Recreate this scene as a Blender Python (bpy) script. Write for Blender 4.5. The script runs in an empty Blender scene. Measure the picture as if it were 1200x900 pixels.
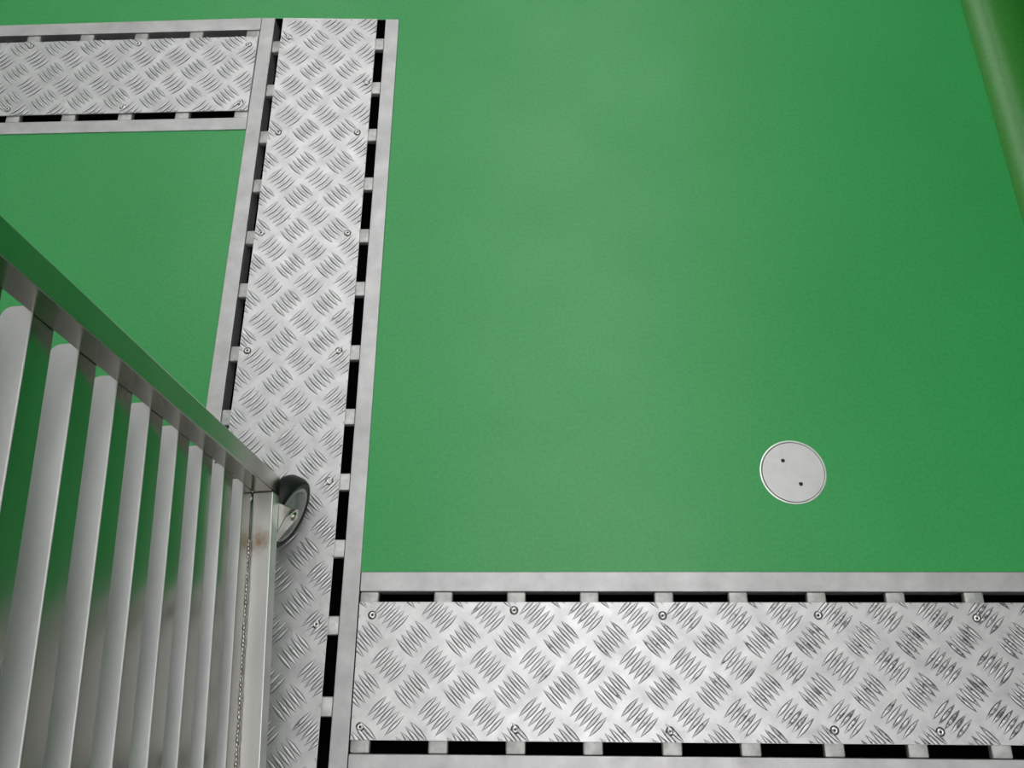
import bpy, bmesh, math, random
from mathutils import Vector, Matrix

# ------------------------------------------------------------------ camera, world, lights, exposure
S = bpy.context.scene
COL = S.collection
random.seed(7)

PITCH, ROLL, YAW, FPX = 1.19063278, -0.113681618, 0.112642034, 1030.43244   # from the drain lines (1200 x 900 frame)
def camera_axes():
    cp, sp = math.cos(PITCH), math.sin(PITCH)
    fwd = Vector((0, cp, -sp)); right = Vector((1, 0, 0)); up = right.cross(fwd)
    cr, sr = math.cos(ROLL), math.sin(ROLL)
    r2 = cr * right + sr * up; u2 = -sr * right + cr * up
    Z = Matrix.Rotation(YAW, 3, 'Z')
    return Z @ r2, Z @ u2, Z @ fwd
r_, u_, f_ = camera_axes()
cam = bpy.data.cameras.new('camera')
camo = bpy.data.objects.new('camera', cam); COL.objects.link(camo)
m3 = Matrix((r_, u_, -f_)).transposed()
camo.matrix_world = Matrix.Translation((0, 0, 1.5)) @ m3.to_4x4()
cam.sensor_width = 36.0
cam.lens = FPX / 1200 * 36.0
cam.clip_start = 0.02
S.camera = camo

w = bpy.data.worlds.new('world'); S.world = w; w.use_nodes = True
w.node_tree.nodes['Background'].inputs[0].default_value = (0.9, 0.95, 1, 1)
w.node_tree.nodes['Background'].inputs[1].default_value = 0.05

# rows of ceiling panels along the room: (x, width, radiance, first); their light comes from the panels themselves (built below)
ROWS = [(.16, 1.4, 2.75, 0), (-1.55, .8, 2.9, 3), (-3.0, .6, 1.5, 0), (1.95, .8, 2.2, 0)]      # last value: first lamp of the row that exists; the right-bay row is an added brightener
ROW_Y = [-1.6, -.35, .9, 2.15, 3.4, 4.65]

LAMP_COL = (1, .95, .97, 1)
vs = S.view_settings
vs.view_transform = 'Standard'; vs.look = 'None'; vs.exposure = -0.1; vs.gamma = 1.0; vs.use_curve_mapping = False

# ------------------------------------------------------------------ materials
def new_mat(name):
    m = bpy.data.materials.new(name); m.use_nodes = True
    nt = m.node_tree; b = nt.nodes['Principled BSDF']
    return m, nt, b
def N(nt, t, **kw):
    n = nt.nodes.new(t)
    for k, v in kw.items(): setattr(n, k, v)
    return n
def noise(nt, scale, detail=4, rough=.55, coord='Object', stretch=None):
    tc = N(nt, 'ShaderNodeTexCoord'); src = tc.outputs[coord]
    if coord == 'World':
        pass
    if stretch:
        mp = N(nt, 'ShaderNodeMapping'); mp.inputs['Scale'].default_value = stretch
        nt.links.new(src, mp.inputs[0]); src = mp.outputs[0]
    n = N(nt, 'ShaderNodeTexNoise'); n.inputs['Scale'].default_value = scale
    n.inputs['Detail'].default_value = detail; n.inputs['Roughness'].default_value = rough
    nt.links.new(src, n.inputs['Vector'])
    return n.outputs['Fac']
def wnoise(nt, scale, detail=4, rough=.55, stretch=None):
    g = N(nt, 'ShaderNodeNewGeometry'); src = g.outputs['Position']
    if stretch:
        mp = N(nt, 'ShaderNodeMapping'); mp.inputs['Scale'].default_value = stretch
        nt.links.new(src, mp.inputs[0]); src = mp.outputs[0]
    n = N(nt, 'ShaderNodeTexNoise'); n.inputs['Scale'].default_value = scale
    n.inputs['Detail'].default_value = detail; n.inputs['Roughness'].default_value = rough
    nt.links.new(src, n.inputs['Vector'])
    return n.outputs['Fac']
def ramp(nt, fac, stops):
    r = N(nt, 'ShaderNodeValToRGB'); e = r.color_ramp.elements
    while len(e) < len(stops): e.new(0.5)
    for el, (p, c) in zip(e, stops):
        el.position = p; el.color = (c, c, c, 1) if isinstance(c, (int, float)) else (*c, 1)
    nt.links.new(fac, r.inputs[0]); return r.outputs[0]
def mix(nt, fac, a, b, mode='MIX'):
    n = N(nt, 'ShaderNodeMix', data_type='RGBA', blend_type=mode)
    for sock, v in ((0, fac), (6, a), (7, b)):
        if isinstance(v, (int, float)): n.inputs[sock].default_value = v
        elif isinstance(v, tuple): n.inputs[sock].default_value = (*v, 1)
        else: nt.links.new(v, n.inputs[sock])
    return n.outputs[2]
def bump(nt, b, h, strength, dist):
    n = N(nt, 'ShaderNodeBump'); n.inputs['Strength'].default_value = strength; n.inputs['Distance'].default_value = dist
    nt.links.new(h, n.inputs['Height']); nt.links.new(n.outputs[0], b.inputs['Normal'])

def mat_epoxy(name, c0, c1, rough=(.32, .42)):
    m, nt, b = new_mat(name)
    f = ramp(nt, wnoise(nt, 2.2, 5, .6), [(.3, 0.), (.7, 1.)])
    fine = ramp(nt, wnoise(nt, 160, 3, .6), [(.3, .88), (.7, 1.10)])
    c = mix(nt, f, c0, c1)
    c = mix(nt, 1.0, c, fine, 'MULTIPLY')
    nt.links.new(c, b.inputs['Base Color'])
    nt.links.new(ramp(nt, wnoise(nt, 5, 5, .6), [(.3, rough[0]), (.7, rough[1])]), b.inputs['Roughness'])
    b.inputs['Specular IOR Level'].default_value = .60
    bump(nt, b, wnoise(nt, 90, 2, .5), .06, .002)
    return m
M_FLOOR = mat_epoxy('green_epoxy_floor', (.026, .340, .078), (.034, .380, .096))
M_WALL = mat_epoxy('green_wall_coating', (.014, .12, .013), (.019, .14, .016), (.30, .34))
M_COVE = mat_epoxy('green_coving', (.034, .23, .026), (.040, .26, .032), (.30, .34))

def mat_metal(name, lo, hi, rough, scale=9, stretch=None, spots=0.0, bumpst=.05, tint=None, metal=1.0):
    m, nt, b = new_mat(name)
    b.inputs['Metallic'].default_value = metal
    f = ramp(nt, wnoise(nt, scale, 6, .62, stretch), [(.3, 0.), (.7, 1.)])
    c = mix(nt, f, lo, hi)
    if spots:
        s = ramp(nt, wnoise(nt, 55, 4, .7), [(.70, 0.), (.76, spots)])
        c = mix(nt, s, c, (.05, .045, .04))
    if tint: c = tint(nt, c)
    nt.links.new(c, b.inputs['Base Color'])
    nt.links.new(ramp(nt, wnoise(nt, scale * 1.7, 6, .6, stretch), [(.3, rough[0]), (.7, rough[1])]), b.inputs['Roughness'])
    bump(nt, b, wnoise(nt, 70, 4, .6, stretch), bumpst, .002)
    return m
M_RAIL = mat_metal('worn_steel_rail', (.48, .47, .485), (.66, .65, .665), (.44, .56), 16, None, .5, .08, metal=.7)
M_PLATE = mat_metal('aluminium_tread_plate', (.56, .555, .57), (.78, .775, .79), (.38, .52), 26, None, .6, .10, metal=.85)
def lug_dirt(nt, c):             # trodden-in dirt on the raised bars, thicker towards the busy right end of the foreground drain
    g = N(nt, 'ShaderNodeNewGeometry'); sx = N(nt, 'ShaderNodeSeparateXYZ'); nt.links.new(g.outputs['Position'], sx.inputs[0])
    mr = N(nt, 'ShaderNodeMapRange'); mr.inputs[1].default_value = -.1; mr.inputs[2].default_value = .6; mr.inputs[3].default_value = 0.; mr.inputs[4].default_value = .13
    nt.links.new(sx.outputs[0], mr.inputs[0])
    ad = N(nt, 'ShaderNodeMath', operation='ADD'); nt.links.new(wnoise(nt, 75, 5, .7), ad.inputs[0]); nt.links.new(mr.outputs[0], ad.inputs[1])
    return mix(nt, ramp(nt, ad.outputs[0], [(.60, 0.), (.72, .85)]), c, (.10, .085, .095))
M_LUG = mat_metal('tread_lug_top', (.60, .595, .61), (.80, .795, .81), (.40, .54), 30, None, .0, .05, lug_dirt, metal=.85)
M_BAR = mat_metal('grate_bar_steel', (.40, .395, .39), (.68, .675, .67), (.45, .6), 45, None, .6, .12, metal=.7)

def heat_stain(nt, c):           # one brown heat mark near the weld on the bottom rail, and a tan cast on the lowest runner
    tc = N(nt, 'ShaderNodeTexCoord')
    mp = N(nt, 'ShaderNodeMapping'); mp.inputs['Location'].default_value = (.018, .078, -.165)
    nt.links.new(tc.outputs['Object'], mp.inputs[0])
    sp = N(nt, 'ShaderNodeVectorMath', operation='LENGTH')
    nz = N(nt, 'ShaderNodeVectorMath', operation='MULTIPLY'); nz.inputs[1].default_value = (1, .7, .5)
    nt.links.new(mp.outputs[0], nz.inputs[0]); nt.links.new(nz.outputs[0], sp.inputs[0])
    wob = N(nt, 'ShaderNodeMath', operation='MULTIPLY_ADD'); wob.inputs[1].default_value = .022
    nt.links.new(wnoise(nt, 60, 3, .6), wob.inputs[0]); nt.links.new(sp.outputs['Value'], wob.inputs[2])
    f = ramp(nt, wob.outputs[0], [(.012, .85), (.03, 0.)])
    return mix(nt, f, c, (.24, .14, .045))
M_RACK = mat_metal('brushed_stainless', (.32, .31, .27), (.40, .39, .345), (.16, .25), 8, (1, .25, 1), .0, .02)
M_SATIN = mat_metal('satin_stainless_rail', (.60, .595, .59), (.72, .715, .71), (.38, .48), 10, (1, .25, 1), .0, .03, heat_stain)
M_RUN = mat_metal('matte_lit_runner_top', (.54, .53, .54), (.76, .75, .76), (.44, .58), 9, (1, .35, 1), .3, .05, metal=.65)  # matte top face, the overhead light put into its paler colour
M_RUNS = mat_metal('polished_shaded_runner_side', (.30, .295, .26), (.38, .375, .34), (.17, .28), 10, (1, .3, 1), .0, .02)  # mirror-like side of the same steel, its shade put into the darker colour

def simple(name, col, rough, metal=0., spec=.5):
    m, nt, b = new_mat(name)
    c = mix(nt, ramp(nt, wnoise(nt, 40, 4, .6), [(.3, 0.), (.7, 1.)]), tuple(v * .85 for v in col), tuple(min(1, v * 1.12) for v in col))
    nt.links.new(c, b.inputs['Base Color'])
    b.inputs['Roughness'].default_value = rough; b.inputs['Metallic'].default_value = metal
    b.inputs['Specular IOR Level'].default_value = spec
    return m
M_PIT = simple('black_drain_pit', (.006, .006, .007), .9, 0, .1)
M_RUBBER = simple('black_rubber_tyre', (.007, .007, .007), .5, 0, .35)
M_HUB = simple('grey_wheel_hub', (.36, .37, .36), .4)
M_ZINC = simple('zinc_fork', (.55, .55, .50), .25, 1.0)
M_DARK = simple('dark_hole', (.012, .012, .014), .7)
M_COVER = mat_metal('satin_cover_plate', (.61, .595, .615), (.67, .655, .675), (.45, .55), 40, None, .12, .03)
M_RIM = simple('bright_steel_rim', (.75, .75, .75), .34, 1.0)
M_WELD = mat_metal('weld_bead', (.35, .33, .31), (.75, .73, .72), (.25, .4), 120, None, .0, .2)
M_WHITE = simple('pale_grey_paint', (.42, .42, .42), .7)
M_LAMPW = simple('white_enamel', (.8, .8, .8), .4)

def mat_grime_shade():   # dirt caught along the sides of the raised bars, more in places; the slopes' darker reflection is in the colour too
    m, nt, b = new_mat('grimy_shaded_lug_edge')
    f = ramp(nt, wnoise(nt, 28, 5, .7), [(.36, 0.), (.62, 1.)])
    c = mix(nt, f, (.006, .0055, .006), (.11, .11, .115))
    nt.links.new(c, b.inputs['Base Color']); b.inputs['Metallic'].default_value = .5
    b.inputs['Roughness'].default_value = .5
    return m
M_GRIME_SHADE = mat_grime_shade()

# ------------------------------------------------------------------ helpers
def link(name, me, parent=None, mats=(), loc=None, rotz=None):
    o = bpy.data.objects.new(name, me); COL.objects.link(o)
    for m in mats:
        if me and m.name not in [x.name for x in me.materials if x]: me.materials.append(m)
    if parent: o.parent = parent
    if loc is not None: o.location = loc
    if rotz is not None: o.rotation_euler = (0, 0, rotz)
    return o
def tag(o, label=None, cat=None, group=None, kind=None):
    if label: o['label'] = label
    if cat: o['category'] = cat
    if group: o['group'] = group
    if kind: o['kind'] = kind
    return o
def empty(name, loc=(0, 0, 0), rotz=0.):
    o = bpy.data.objects.new(name, None); COL.objects.link(o); o.empty_display_size = .05
    o.location = loc; o.rotation_euler = (0, 0, rotz); return o
def sharp(me, deg=35):
    for p in me.polygons: p.use_smooth = True
    me.set_sharp_from_angle(angle=math.radians(deg)); return me
def bm_mesh(bm, name='mesh', deg=35):
    me = bpy.data.meshes.new(name); bmesh.ops.recalc_face_normals(bm, faces=bm.faces[:]); bm.to_mesh(me); bm.free(); return sharp(me, deg)
def add_box(bm, x0, x1, y0, y1, z0, z1, bev=0, seg=2):
    r = bmesh.ops.create_cube(bm, size=1)
    vs_ = r['verts']
    for v in vs_:
        v.co = Vector((x0 if v.co.x < 0 else x1, y0 if v.co.y < 0 else y1, z0 if v.co.z < 0 else z1))
    if bev:
        es = list({e for v in vs_ for e in v.link_edges})
        bmesh.ops.bevel(bm, geom=es, offset=bev, segments=seg, affect='EDGES', profile=.5)
def box_mesh(x0, x1, y0, y1, z0, z1, bev=0, seg=2):
    bm = bmesh.new(); add_box(bm, x0, x1, y0, y1, z0, z1, bev, seg); return bm_mesh(bm, deg=20)
def prism_mesh(pts, z0, z1, bev=0):        # a flat bar with any four-cornered outline
    bm = bmesh.new(); lo = [bm.verts.new((x, y, z0)) for x, y in pts]; hi = [bm.verts.new((x, y, z1)) for x, y in pts]; k = len(pts)
    bm.faces.new(lo[::-1]); bm.faces.new(hi)
    for i in range(k): bm.faces.new((lo[i], lo[(i + 1) % k], hi[(i + 1) % k], hi[i]))
    if bev: bmesh.ops.bevel(bm, geom=bm.edges[:], offset=bev, segments=2, affect='EDGES', profile=.5)
    return bm_mesh(bm, deg=20)
def rect_pts(x0, x1, y0, y1): return [(x0, y0), (x1, y0), (x1, y1), (x0, y1)]
def poly_mesh(verts, faces):
    me = bpy.data.meshes.new('mesh'); me.from_pydata(verts, [], faces); me.update(); return me
def lathe(profile, n=32, mats=None, deg=35):       # profile [(r, z)], closed rings; mats: material index for each band
    v, f, mi = [], [], []
    for r, z in profile:
        for k in range(n): v.append((r * math.cos(2 * math.pi * k / n), r * math.sin(2 * math.pi * k / n), z))
    for i in range(len(profile) - 1):
        for k in range(n):
            f.append((i * n + k, i * n + (k + 1) % n, (i + 1) * n + (k + 1) % n, (i + 1) * n + k)); mi.append(mats[i] if mats else 0)
    me = poly_mesh(v, f)
    me.polygons.foreach_set('material_index', mi)
    bm = bmesh.new(); bm.from_mesh(me); bmesh.ops.remove_doubles(bm, verts=bm.verts[:], dist=1e-6)
    bmesh.ops.dissolve_degenerate(bm, edges=bm.edges[:], dist=1e-6)
    bmesh.ops.recalc_face_normals(bm, faces=bm.faces[:]); bm.to_mesh(me); bm.free()
    return sharp(me, deg)

# ------------------------------------------------------------------ plan of the floor (metres; measured from the photograph)
VX = (-.6318, -.6013, -.5830, -.3711, -.3530, -.3229)   # long drain: outer, inner, plate, plate, inner, outer
VY0, VY1 = -.75, 1.4720
HY = (.2534, .2203, .2028, -.0127, -.0322, -.0630)
HX0, HX1 = VX[5], .84
TY = (1.4766, 1.4459, 1.4251, 1.2246, 1.2084, 1.1774)
TX0, TX1 = -1.75, VX[0]
X0, X1, Y0, Y1, ZC = -3.6, 2.8, -2.6, 6.2, 3.0

xs = [X0, TX0, VX[0], VX[5], HX1, X1]; ys = [Y0, VY0, HY[5], HY[0], TY[5], TY[0], Y1]
YL, YR = 1.4800, 1.4650                     # the far end of the long drain is cut slightly askew
def far_y(x): return YL + (YR - YL) * (x - VX[0]) / (VX[5] - VX[0])
verts = [(x, far_y(x) if (y == TY[0] and x in (VX[0], VX[5])) else y, 0) for y in ys for x in xs]; faces = []
for j in range(len(ys) - 1):
    for i in range(len(xs) - 1):
        cx, cy = (xs[i] + xs[i + 1]) / 2, (ys[j] + ys[j + 1]) / 2
        if VX[0] < cx < VX[5] and VY0 < cy < TY[0]: continue
        if HX0 < cx < HX1 and HY[5] < cy < HY[0]: continue
        if TX0 < cx < TX1 and TY[5] < cy < TY[0]: continue
        a = j * len(xs) + i; faces.append((a, a + 1, a + 1 + len(xs), a + len(xs)))
floor = link('floor', poly_mesh(verts, faces), None, [M_FLOOR]); tag(floor, 'smooth green epoxy floor', 'floor', kind='structure')

# right wall with its coved base: base line from (.896,1.479) to (.916,.928)
ang = math.atan2(-.02, .551)            # wall runs along its own +y, tilted towards -x going away
wd = Vector((math.sin(ang), math.cos(ang), 0)); wn = Vector((math.cos(ang), -math.sin(ang), 0))
base = Vector((.896, 1.479, 0)); RC = .070
def wall_pt(s, d, z): p = base + wd * s + wn * d; return (p.x, p.y, z)
s0, s1 = -1.05, 4.75
prof = [(RC * math.sin(t * math.pi / 2 / 12), RC * (1 - math.cos(t * math.pi / 2 / 12)) + .0008) for t in range(13)] + [(RC, .11)]
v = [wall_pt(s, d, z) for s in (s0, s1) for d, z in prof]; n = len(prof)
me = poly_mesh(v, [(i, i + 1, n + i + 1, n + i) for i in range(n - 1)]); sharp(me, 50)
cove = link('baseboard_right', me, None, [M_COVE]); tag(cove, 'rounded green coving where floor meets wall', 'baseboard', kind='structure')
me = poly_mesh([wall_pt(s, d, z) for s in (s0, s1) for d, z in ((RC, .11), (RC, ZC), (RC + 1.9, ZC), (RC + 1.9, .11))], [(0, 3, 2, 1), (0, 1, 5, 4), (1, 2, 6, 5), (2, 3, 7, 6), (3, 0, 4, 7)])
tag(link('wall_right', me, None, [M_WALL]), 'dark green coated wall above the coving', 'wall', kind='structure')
tag(link('wall_side', box_mesh(X1, X1 + .1, Y0, Y1, 0, ZC), None, [M_WHITE]), 'plain grey wall far to the right', 'wall', kind='structure')
tag(link('wall_left', box_mesh(X0 - .1, X0, Y0, Y1, 0, ZC), None, [M_WHITE]), 'plain white wall behind the trolley side', 'wall', kind='structure')
tag(link('wall_back', box_mesh(X0 - .1, X1 + .1, Y1, Y1 + .1, 0, ZC), None, [M_WHITE]), 'plain white wall far ahead', 'wall', kind='structure')
tag(link('wall_front', box_mesh(X0 - .1, X1 + .1, Y0 - .1, Y0, 0, ZC), None, [M_WHITE]), 'plain white wall behind the camera', 'wall', kind='structure')
tag(link('ceiling', box_mesh(X0 - .1, X1 + .1, Y0 - .1, Y1 + .1, ZC, ZC + .1), None, [M_WHITE]), 'white ceiling', 'ceiling', kind='structure')

# ceiling lamps (out of the frame): housing and a lit diffuser panel
def mat_lit(k, strength):
    m, nt, b = new_mat('lit_diffuser'); b.inputs['Base Color'].default_value = (.8, .8, .8, 1)
    b.inputs['Emission Color'].default_value = LAMP_COL; b.inputs['Emission Strength'].default_value = strength; return m
for k, (lx, lw, st, first) in enumerate(ROWS):
    ml = mat_lit(k, st)
    hm = box_mesh(-lw / 2 - .03, lw / 2 + .03, -.6, .6, -.06, -.001, .004); dm = box_mesh(-lw / 2, lw / 2, -.57, .57, -.068, -.0605)
    hm.materials.append(M_LAMPW); dm.materials.append(ml)
    for q, ly in enumerate(ROW_Y[first:] if k < 3 else ROW_Y[:2]):      # short row added over the right bay to brighten the foreground drain's right end
        L = empty('ceiling_lamp', (lx, ly, ZC))
        tag(L, 'lit ceiling panel in the row %s, %s from the camera end' % (('by the green wall', 'along the middle', 'by the left wall', 'added over the right bay')[k], ('first', 'second', 'third', 'fourth', 'fifth', 'sixth')[q]), 'lamp', 'ceiling lamps')
        link('housing', hm, L); link('diffuser', dm, L)

# ------------------------------------------------------------------ drains
ZR, ZB, ZP = .0030, .0010, .0046           # tops of rail, cross bar, plate
def lug_cluster(flip):                      # five pointed bars; long side along NE (flip 0) or NW (flip 1)
    v, f, mi = [], [], []
    L, W, Hh, sp = .0425, .0076, .0019, .0104
    for k in range(5):
        off = (k - 2) * sp; b0 = len(v); ns = 9
        bow = 0.0
        for s in range(ns):
            t = -1 + 2 * s / (ns - 1); hw = W / 2 * max(.06, (1 - abs(t) ** 1.9)); x = t * L / 2
            hz = Hh * max(.15, 1 - abs(t) ** 3)
            for y, z in ((-1, 0), (-.68, .88), (0, 1), (.68, .88), (1, 0)): v.append((x, off + y * hw + bow, z * hz))
        for s in range(ns - 1):
            for q in range(4):
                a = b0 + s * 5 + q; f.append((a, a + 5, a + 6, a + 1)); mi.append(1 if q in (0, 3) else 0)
        f.append(tuple(b0 + q for q in range(5))); mi.append(1)
        f.append(tuple(b0 + (ns - 1) * 5 + q for q in reversed(range(5)))); mi.append(1)
    th = math.radians(135 if flip else 45); c, s = math.cos(th), math.sin(th)
    v = [(x * c - y * s, x * s + y * c, z) for x, y, z in v]
    me = poly_mesh(v, f); me.polygons.foreach_set('material_index', mi)
    bm = bmesh.new(); bm.from_mesh(me); bmesh.ops.recalc_face_normals(bm, faces=bm.faces[:]); bm.to_mesh(me); bm.free()
    me.materials.append(M_LUG); me.materials.append(M_GRIME_SHADE)
    return sharp(me, 60)
LUG = [lug_cluster(0), lug_cluster(1)]
HALF = .0365
def clip_mesh(me, cx, cy, x0, x1, y0, y1):
    bm = bmesh.new(); bm.from_mesh(me)
    for co, no in (((x0 - cx, 0, 0), (-1, 0, 0)), ((x1 - cx, 0, 0), (1, 0, 0)), ((0, y0 - cy, 0), (0, -1, 0)), ((0, y1 - cy, 0), (0, 1, 0))):
        bmesh.ops.bisect_plane(bm, geom=bm.verts[:] + bm.edges[:] + bm.faces[:], plane_co=co, plane_no=no, clear_outer=True, dist=1e-6)
    if len(bm.faces) < 4: bm.free(); return None
    nm = me.copy(); bm.to_mesh(nm); bm.free(); return nm
def lugs(plate, rect, origin, pitch, flip):
    x0, x1, y0, y1 = rect; e = .0006
    i0 = math.floor((x0 - origin[0]) / pitch[0]) - 1; i1 = math.ceil((x1 - origin[0]) / pitch[0]) + 1
    j0 = math.floor((y0 - origin[1]) / pitch[1]) - 1; j1 = math.ceil((y1 - origin[1]) / pitch[1]) + 1
    for j in range(j0, j1 + 1):
        for i in range(i0, i1 + 1):
            cx, cy = origin[0] + i * pitch[0], origin[1] + j * pitch[1]
            if cx < x0 - HALF or cx > x1 + HALF or cy < y0 - HALF or cy > y1 + HALF: continue
            me = LUG[flip]
            if cx - HALF < x0 or cx + HALF > x1 or cy - HALF < y0 or cy + HALF > y1:
                me = clip_mesh(me, cx, cy, x0 + e, x1 - e, y0 + e, y1 - e)
                if me is None: continue
            link('tread_lugs', me, plate, (), (cx, cy, ZP - .0001))
RIVET = lathe([(0, .0006), (.0017, .0006), (.0019, .0019), (.0034, .0023), (.0050, .0016), (.0058, .0001), (.0072, .0001), (.0072, -.0004)], 20, [1, 1, 0, 0, 0, 1, 1])
RIVET.materials.append(M_RIM); RIVET.materials.append(M_DARK)

def drain(name, label, rails, trough, bars, rect, rivets, lattice, tops=lambda x, y: y):
    d = empty(name, ((trough[0] + trough[1]) / 2, (trough[2] + trough[3]) / 2, 0)); tag(d, label, 'drain', 'checker plate floor drains')
    ox, oy = d.location.x, d.location.y
    inv = Matrix.Translation((-ox, -oy, 0))
    def put(nm, me, mats, parent=d):
        me.transform(inv); return link(nm, me, parent, mats)
    def shaped(r, gap=0.): x0, x1, y0, y1 = r; return [(x0, y0), (x1, y0), (x1, tops(x1, y1) - gap), (x0, tops(x0, y1) - gap)]
    for r in rails: put('frame_rail', prism_mesh(shaped(r, .0006), -.035, ZR, .0012), [M_RAIL])
    x0, x1, y0, y1 = trough; g = .0004; x0 += g; x1 -= g; y0 += g; y1 -= g; zt, zb = -.001, -.14
    v = [(x, y, z) for z in (zb, zt) for x, y in ((x0, y0), (x1, y0), (x1, tops(x1, y1)), (x0, tops(x0, y1)))]
    put('channel', poly_mesh(v, [(0, 1, 2, 3), (0, 4, 5, 1), (1, 5, 6, 2), (2, 6, 7, 3), (3, 7, 4, 0)]), [M_PIT])
    for b_ in bars:
        j = random.uniform(-.0008, .0008)
        put('cross_bar', box_mesh(*b_, -.012, ZB + j, .0030, 3), [M_BAR])
    pl = put('cover_plate', prism_mesh(shaped(rect, .002 if rect[3] > 1.45 else 0.), ZB + .0012, ZP, .0005), [M_PLATE])
    for o_, pt, fl_ in lattice:
        lugs(pl, (rect[0] - ox, rect[1] - ox, rect[2] - oy, rect[3] - oy), (o_[0] - ox, o_[1] - oy), pt, fl_)
    for rx, ry in rivets:
        o = link('rivet', RIVET, pl, (), (rx - ox, ry - oy, ZP + .0001), random.uniform(0, 3)); o['label'] = 'round bright rivet with a dark hole'
    return d

# long drain running away from the camera
vr = [1.3990, 1.2802, 1.1580, 1.0379, .9152, .7971, .6626, .5344, .4120, .2934, .1647, .0373]
vr += [vr[-1] - .1245 * k for k in range(1, 6)]
vbars = [(VX[1] + .0002, VX[4] - .0002, y - .0157, y + .0157) for y in vr]
vriv = [(-.561, 1.165), (-.394, 1.161), (-.570, .922), (-.396, .919), (-.567, .666), (-.393, .664), (-.566, .412), (-.390, .412), (-.565, .166), (-.391, .166), (-.565, 1.42), (-.383, 1.29), (-.392, -.085), (-.565, -.085)]
drain('drain_grate', 'long checker plate drain running away from camera, partly under the trolley',
      [(VX[0], VX[1], VY0 + .001, TY[0]), (VX[4], VX[5], VY0 + .001, TY[0])],
      (VX[0], VX[5], VY0, TY[0]), vbars, (VX[2], VX[3], VY0 + .003, 1.4655), vriv,
      [((-.5027, .605), (.0785, .0805), 1), ((-.4645, .5640), (.0785, .0805), 0)], lambda x, y: far_y(x) if y > 1 else y)
# drain across the bottom of the picture
ht = [-.3033, -.1815, -.0585, .0639, .1872, .3091, .4349, .5606, .6834, .806]
hb = [-.3072, -.1793, -.0565, .0651, .1894, .3117, .4426, .5727, .7030, .820]
hbars = []
for a, c in zip(ht, hb):
    m_ = (a + c) / 2; ca, cc = max(a, HX0 + .0165), max(c, HX0 + .0165)
    hbars.append((max(m_ - .0158, HX0 + .0012), m_ + .0158, HY[4] + .0002, HY[1] - .0002))
hriv = [(-.298, .181), (-.061, .189), (-.306, .007), (-.058, .005), (.184, .181), (.437, .182), (.186, .004), (.441, .007), (.603, .006), (.690, .178)]
drain('drain_grate', 'wide checker plate drain across the foreground, below the round cover',
      [(HX0 + .0012, HX1 - .001, HY[1], HY[0]), (HX0 + .0012, HX1 - .001, HY[5], HY[4])],
      (HX0, HX1, HY[5], HY[0]), hbars, (HX0 + .0022, HX1 - .004, HY[3], HY[2]), hriv,
      [((-.2656, .1030), (.0809, .0788), 0), ((-.2260, .1430), (.0809, .0786), 1)])
# drain branching off to the left
tt = [-1.2620, -1.1415, -1.0194, -.8991, -.7739, -.6480]; tb = [-1.2750, -1.1506, -1.0278, -.9016, -.7775, -.6480]
tbars = []
for a, c in zip(tt, tb):
    m_ = (a + c) / 2; tbars.append((m_ - .0155, min(m_ + .0155, TX1 - .001), TY[4] + .0002, TY[1] - .0002))
for k in range(1, 4): tbars.append((-1.2685 - .124 * k - .0155, -1.2685 - .124 * k + .0155, TY[4] + .0002, TY[1] - .0002))
triv = [(-1.145, 1.413), (-.901, 1.412), (-.652, 1.402), (-1.160, 1.241), (-.906, 1.240), (-.652, 1.245), (-1.40, 1.241), (-1.39, 1.412)]
drain('drain_grate', 'checker plate drain branching off to the left at the far end',
      [(TX0 + .001, TX1 - .0006, TY[1], TY[0]), (TX0 + .001, TX1 - .0006, TY[5], TY[4])],
      (TX0, TX1, TY[5], TY[0]), tbars, (TX0 + .004, TX1 - .0016, TY[3], TY[2]), triv,
      [((-1.1627, 1.3378), (.0794, .0748), 1), ((-1.1230, 1.3004), (.0794, .0748), 0)], lambda x, y: y + (YL - TY[0]) * (x - TX0) / (TX1 - TX0) if y > 1.47 else y)

# ------------------------------------------------------------------ round clean-out cover in the floor
cc = empty('cleanout_cover', (.4238, .4254, 0)); tag(cc, 'round grey metal access cover with two dark holes set in the floor', 'floor cover')
me = lathe([(.0540, .0002), (.0545, .0019), (.0558, .0021), (.0572, .0018), (.0578, .0002)], 64); link('rim', me, cc, [M_RIM])
me = lathe([(.0, .0004), (.0536, .0004)], 64); link('seat', me, cc, [M_DARK])
holes = ((-.0154, .0208), (.0109, -.0216))
bm = bmesh.new()
outer = [bm.verts.new((.0530 * math.cos(2 * math.pi * k / 64), .0530 * math.sin(2 * math.pi * k / 64), .0018)) for k in range(64)]
eds = [bm.edges.new((outer[k], outer[(k + 1) % 64])) for k in range(64)]
for hx, hy in holes:
    hv = [bm.verts.new((hx + .0036 * math.cos(2 * math.pi * k / 16), hy + .0036 * math.sin(2 * math.pi * k / 16), .0018)) for k in range(16)]
    eds += [bm.edges.new((hv[k], hv[(k + 1) % 16])) for k in range(16)]
bmesh.ops.triangle_fill(bm, edges=eds, use_beauty=True)
bad = [f for f in bm.faces if any((f.calc_center_median().xy - Vector(h)).length < .0034 and all((v_.co.xy - Vector(h)).length < .0037 for v_ in f.verts) for h in holes)]
bmesh.ops.delete(bm, geom=bad, context='FACES')
r = bmesh.ops.extrude_face_region(bm, geom=bm.faces[:])
for v_ in [g for g in r['geom'] if isinstance(g, bmesh.types.BMVert)]: v_.co.z = .0006
link('lid', bm_mesh(bm), cc, [M_COVER])

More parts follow.
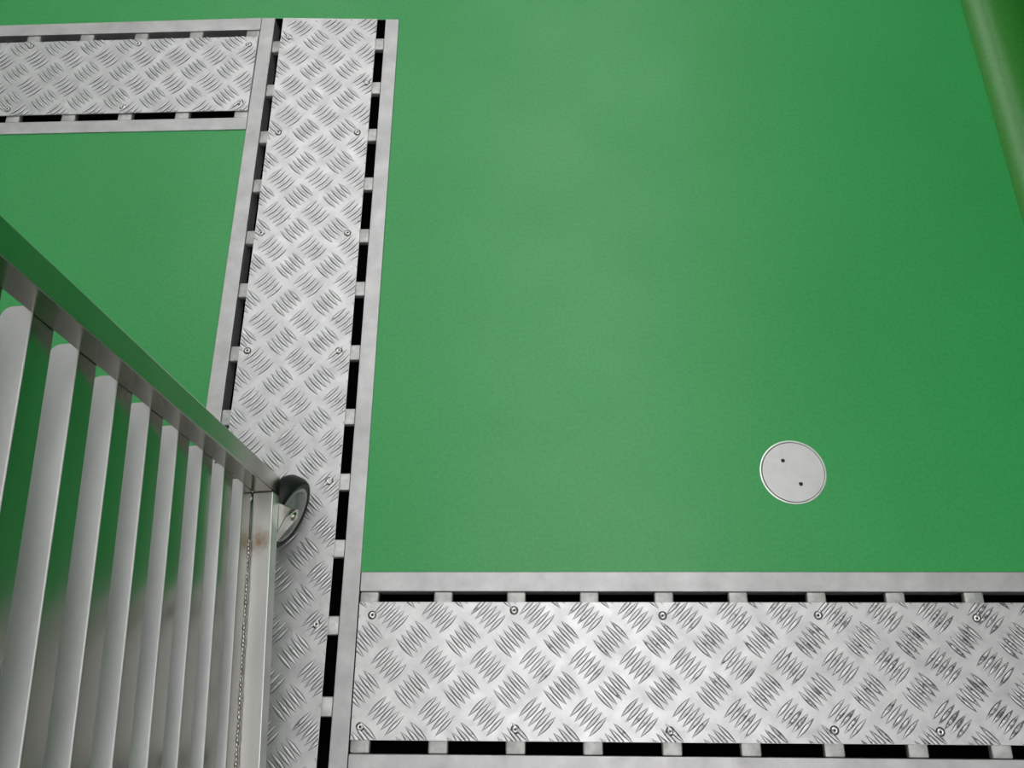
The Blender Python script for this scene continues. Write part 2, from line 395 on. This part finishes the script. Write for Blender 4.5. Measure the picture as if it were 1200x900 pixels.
# ------------------------------------------------------------------ tray rack trolley
RW, RL, RH, W = .47, .62, 1.30, .0315
ZK = .0066                                  # the near casters stand on the plate's bars
rack = empty('rack_trolley', (-.4357, .3518, ZK), .0597)
tag(rack, 'tall brushed stainless steel rack trolley with runners, standing over the long drain', 'trolley')
ZT, ZL = .165 - ZK, .1335 - ZK                        # top and underside of the bottom frame
for px in (0, -RW + W):
    for py in (W, -RL + W):
        link('post', box_mesh(px - W, px, py - W, py, ZL, RH, .0016), rack, [M_RACK])
for px in (0, -RW + W):
    link('bottom_rail', box_mesh(px - W, px, -RL + W + .0003, -.0003, ZL, ZT, .0016), rack, [M_SATIN])
    link('top_rail', box_mesh(px - W, px, -RL + W + .0003, -.0003, RH - W, RH, .0016), rack, [M_RACK])
for py in (W, -RL + W):
    link('cross_rail', box_mesh(-RW + W + .0003, -W - .0003, py - W, py, ZL, ZT, .0016), rack, [M_RACK])
    link('cross_rail', box_mesh(-RW + W + .0003, -W - .0003, py - W, py, RH - W, RH, .0016), rack, [M_RACK])
def runner_mesh():
    n0, n1, wf, hf, t, br, rc = -RL + W - .010, .0095, .0300, .0365, .0026, .0020, .011
    st = []
    for q in range(7): a = q / 6 * math.pi / 2; st.append((n0 + rc * (1 - math.cos(a)), rc * (1 - math.sin(a))))
    st += [(n0 + (n1 - n0) * k / 6, 0) for k in range(1, 6)]
    for q in range(7): a = math.pi / 2 - q / 6 * math.pi / 2; st.append((n1 - rc * (1 - math.cos(a)), rc * (1 - math.sin(a))))
    v, f = [], []
    for y, cut in st:
        pr = [(-wf + cut, 0)] + [(-br + br * math.sin(a), -br + br * math.cos(a)) for a in (k * math.pi / 8 for k in range(5))] + [(0, -hf), (-t, -hf), (-t, -t), (-wf + cut, -t)]
        for x, z in pr: v.append((x, y, z))
    m = 10
    for i in range(len(st) - 1):
        for k in range(m): f.append((i * m + k, i * m + (k + 1) % m, (i + 1) * m + (k + 1) % m, (i + 1) * m + k))
    f.append(tuple(range(m))); f.append(tuple((len(st) - 1) * m + k for k in reversed(range(m))))
    me = poly_mesh(v, f); bm = bmesh.new(); bm.from_mesh(me); bmesh.ops.recalc_face_normals(bm, faces=bm.faces[:]); bm.to_mesh(me); bm.free()
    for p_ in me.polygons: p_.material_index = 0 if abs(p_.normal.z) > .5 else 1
    return sharp(me, 30)
RUN = runner_mesh(); RUN.materials.append(M_RUN); RUN.materials.append(M_RUNS)
for k in range(13):
    z = .2128 - ZK + .0840 * k
    link('runner', RUN, rack, (), (-W - .0002, 0, z))
    o = link('runner', RUN, rack, (), (-RW + W + .0002, -RL + W * 2, z), math.pi)
# weld bead closing the gap between the lowest runner and the bottom rail
bm = bmesh.new()
for k in range(70):
    y = -.078 - k * .0062
    if y < -RL + .05: break
    bmesh.ops.create_icosphere(bm, subdivisions=1, radius=1, matrix=Matrix.Translation((-W - .0005 + random.uniform(-.0006, .0006), y, .170 - ZK + random.uniform(-.0008, .0008))) @ Matrix.Diagonal((.0036, .0048, .0052, 1)))
link('weld_bead', bm_mesh(bm, deg=60), rack, [M_WELD])

# casters: wheel trails from a pivot under the rail
WR, WW = .063, .034
TYRE = lathe([(.0475, -WW / 2 + .002), (.055, -WW / 2), (.060, -WW / 2 + .0025), (WR, -WW / 2 + .009), (WR, WW / 2 - .009), (.060, WW / 2 - .0025), (.055, WW / 2), (.0475, WW / 2 - .002), (.0475, -WW / 2 + .002)], 40)
HUB = lathe([(.0, -.015), (.012, -.015), (.0125, -.011), (.038, -.005), (.0425, -.0160), (.0477, -.0160), (.0477, .0160), (.0425, .0160), (.038, .005), (.0125, .011), (.012, .015), (0, .015)], 40)
BOLT = lathe([(0, -.0255), (.0060, -.0255), (.0075, -.0240), (.0075, -.0215), (.004, -.0215), (.004, .0215), (.0075, .0215), (.0075, .0240), (.006, .0255), (0, .0255)], 16)
def fork_mesh():
    bm = bmesh.new()
    add_box(bm, -.026, .026, -.022, .022, -.0182, -.0155, .0008, 1)                     # crown
    bmesh.ops.create_cone(bm, segments=28, radius1=.024, radius2=.028, depth=.010, cap_ends=True, matrix=Matrix.Translation((0, 0, -.0105)))
    add_box(bm, -.040, .040, -.033, .033, -.0055, -.0002, .001, 1)                      # top plate
    zc = -(ZL - WR); tr = .036
    for s in (-1, 1):
        y = s * .0190
        out = [(-.026, -.0175), (.012, -.0175), (tr + .011, zc + .009), (tr + .013, zc - .004), (tr + .004, zc - .013), (tr - .008, zc - .010), (-.018, -.045)]
        a = [bm.verts.new((x, y, z)) for x, z in out]; c = [bm.verts.new((x, y + s * .003, z)) for x, z in out]
        bm.faces.new(a); bm.faces.new(c)
        for k in range(len(out)): bm.faces.new((a[k], a[(k + 1) % len(out)], c[(k + 1) % len(out)], c[k]))
    return bm_mesh(bm, deg=30)
FORK = fork_mesh(); FORK.materials.append(M_ZINC)
TYRE.materials.append(M_RUBBER); HUB.materials.append(M_HUB); BOLT.materials.append(M_ZINC)
def caster(lx, ly, heading, drop=0.):
    c = link('caster', FORK, rack, (), (lx, ly, ZL - drop), heading); c['label'] = 'swivel caster with black tyre'
    for nm, me in (('tyre', TYRE), ('hub', HUB), ('axle_bolt', BOLT)):
        o = link(nm, me, c, (), (.036, 0, -(ZL - WR))); o.rotation_euler = (math.pi / 2, 0, 0)
caster(-.0280, -.0410, math.radians(66) - .0597)
caster(-RW + .03, -.042, math.radians(80), ZK)
caster(-.030, -RL + .075, math.radians(40))
caster(-RW + .03, -RL + .075, math.radians(95), ZK)
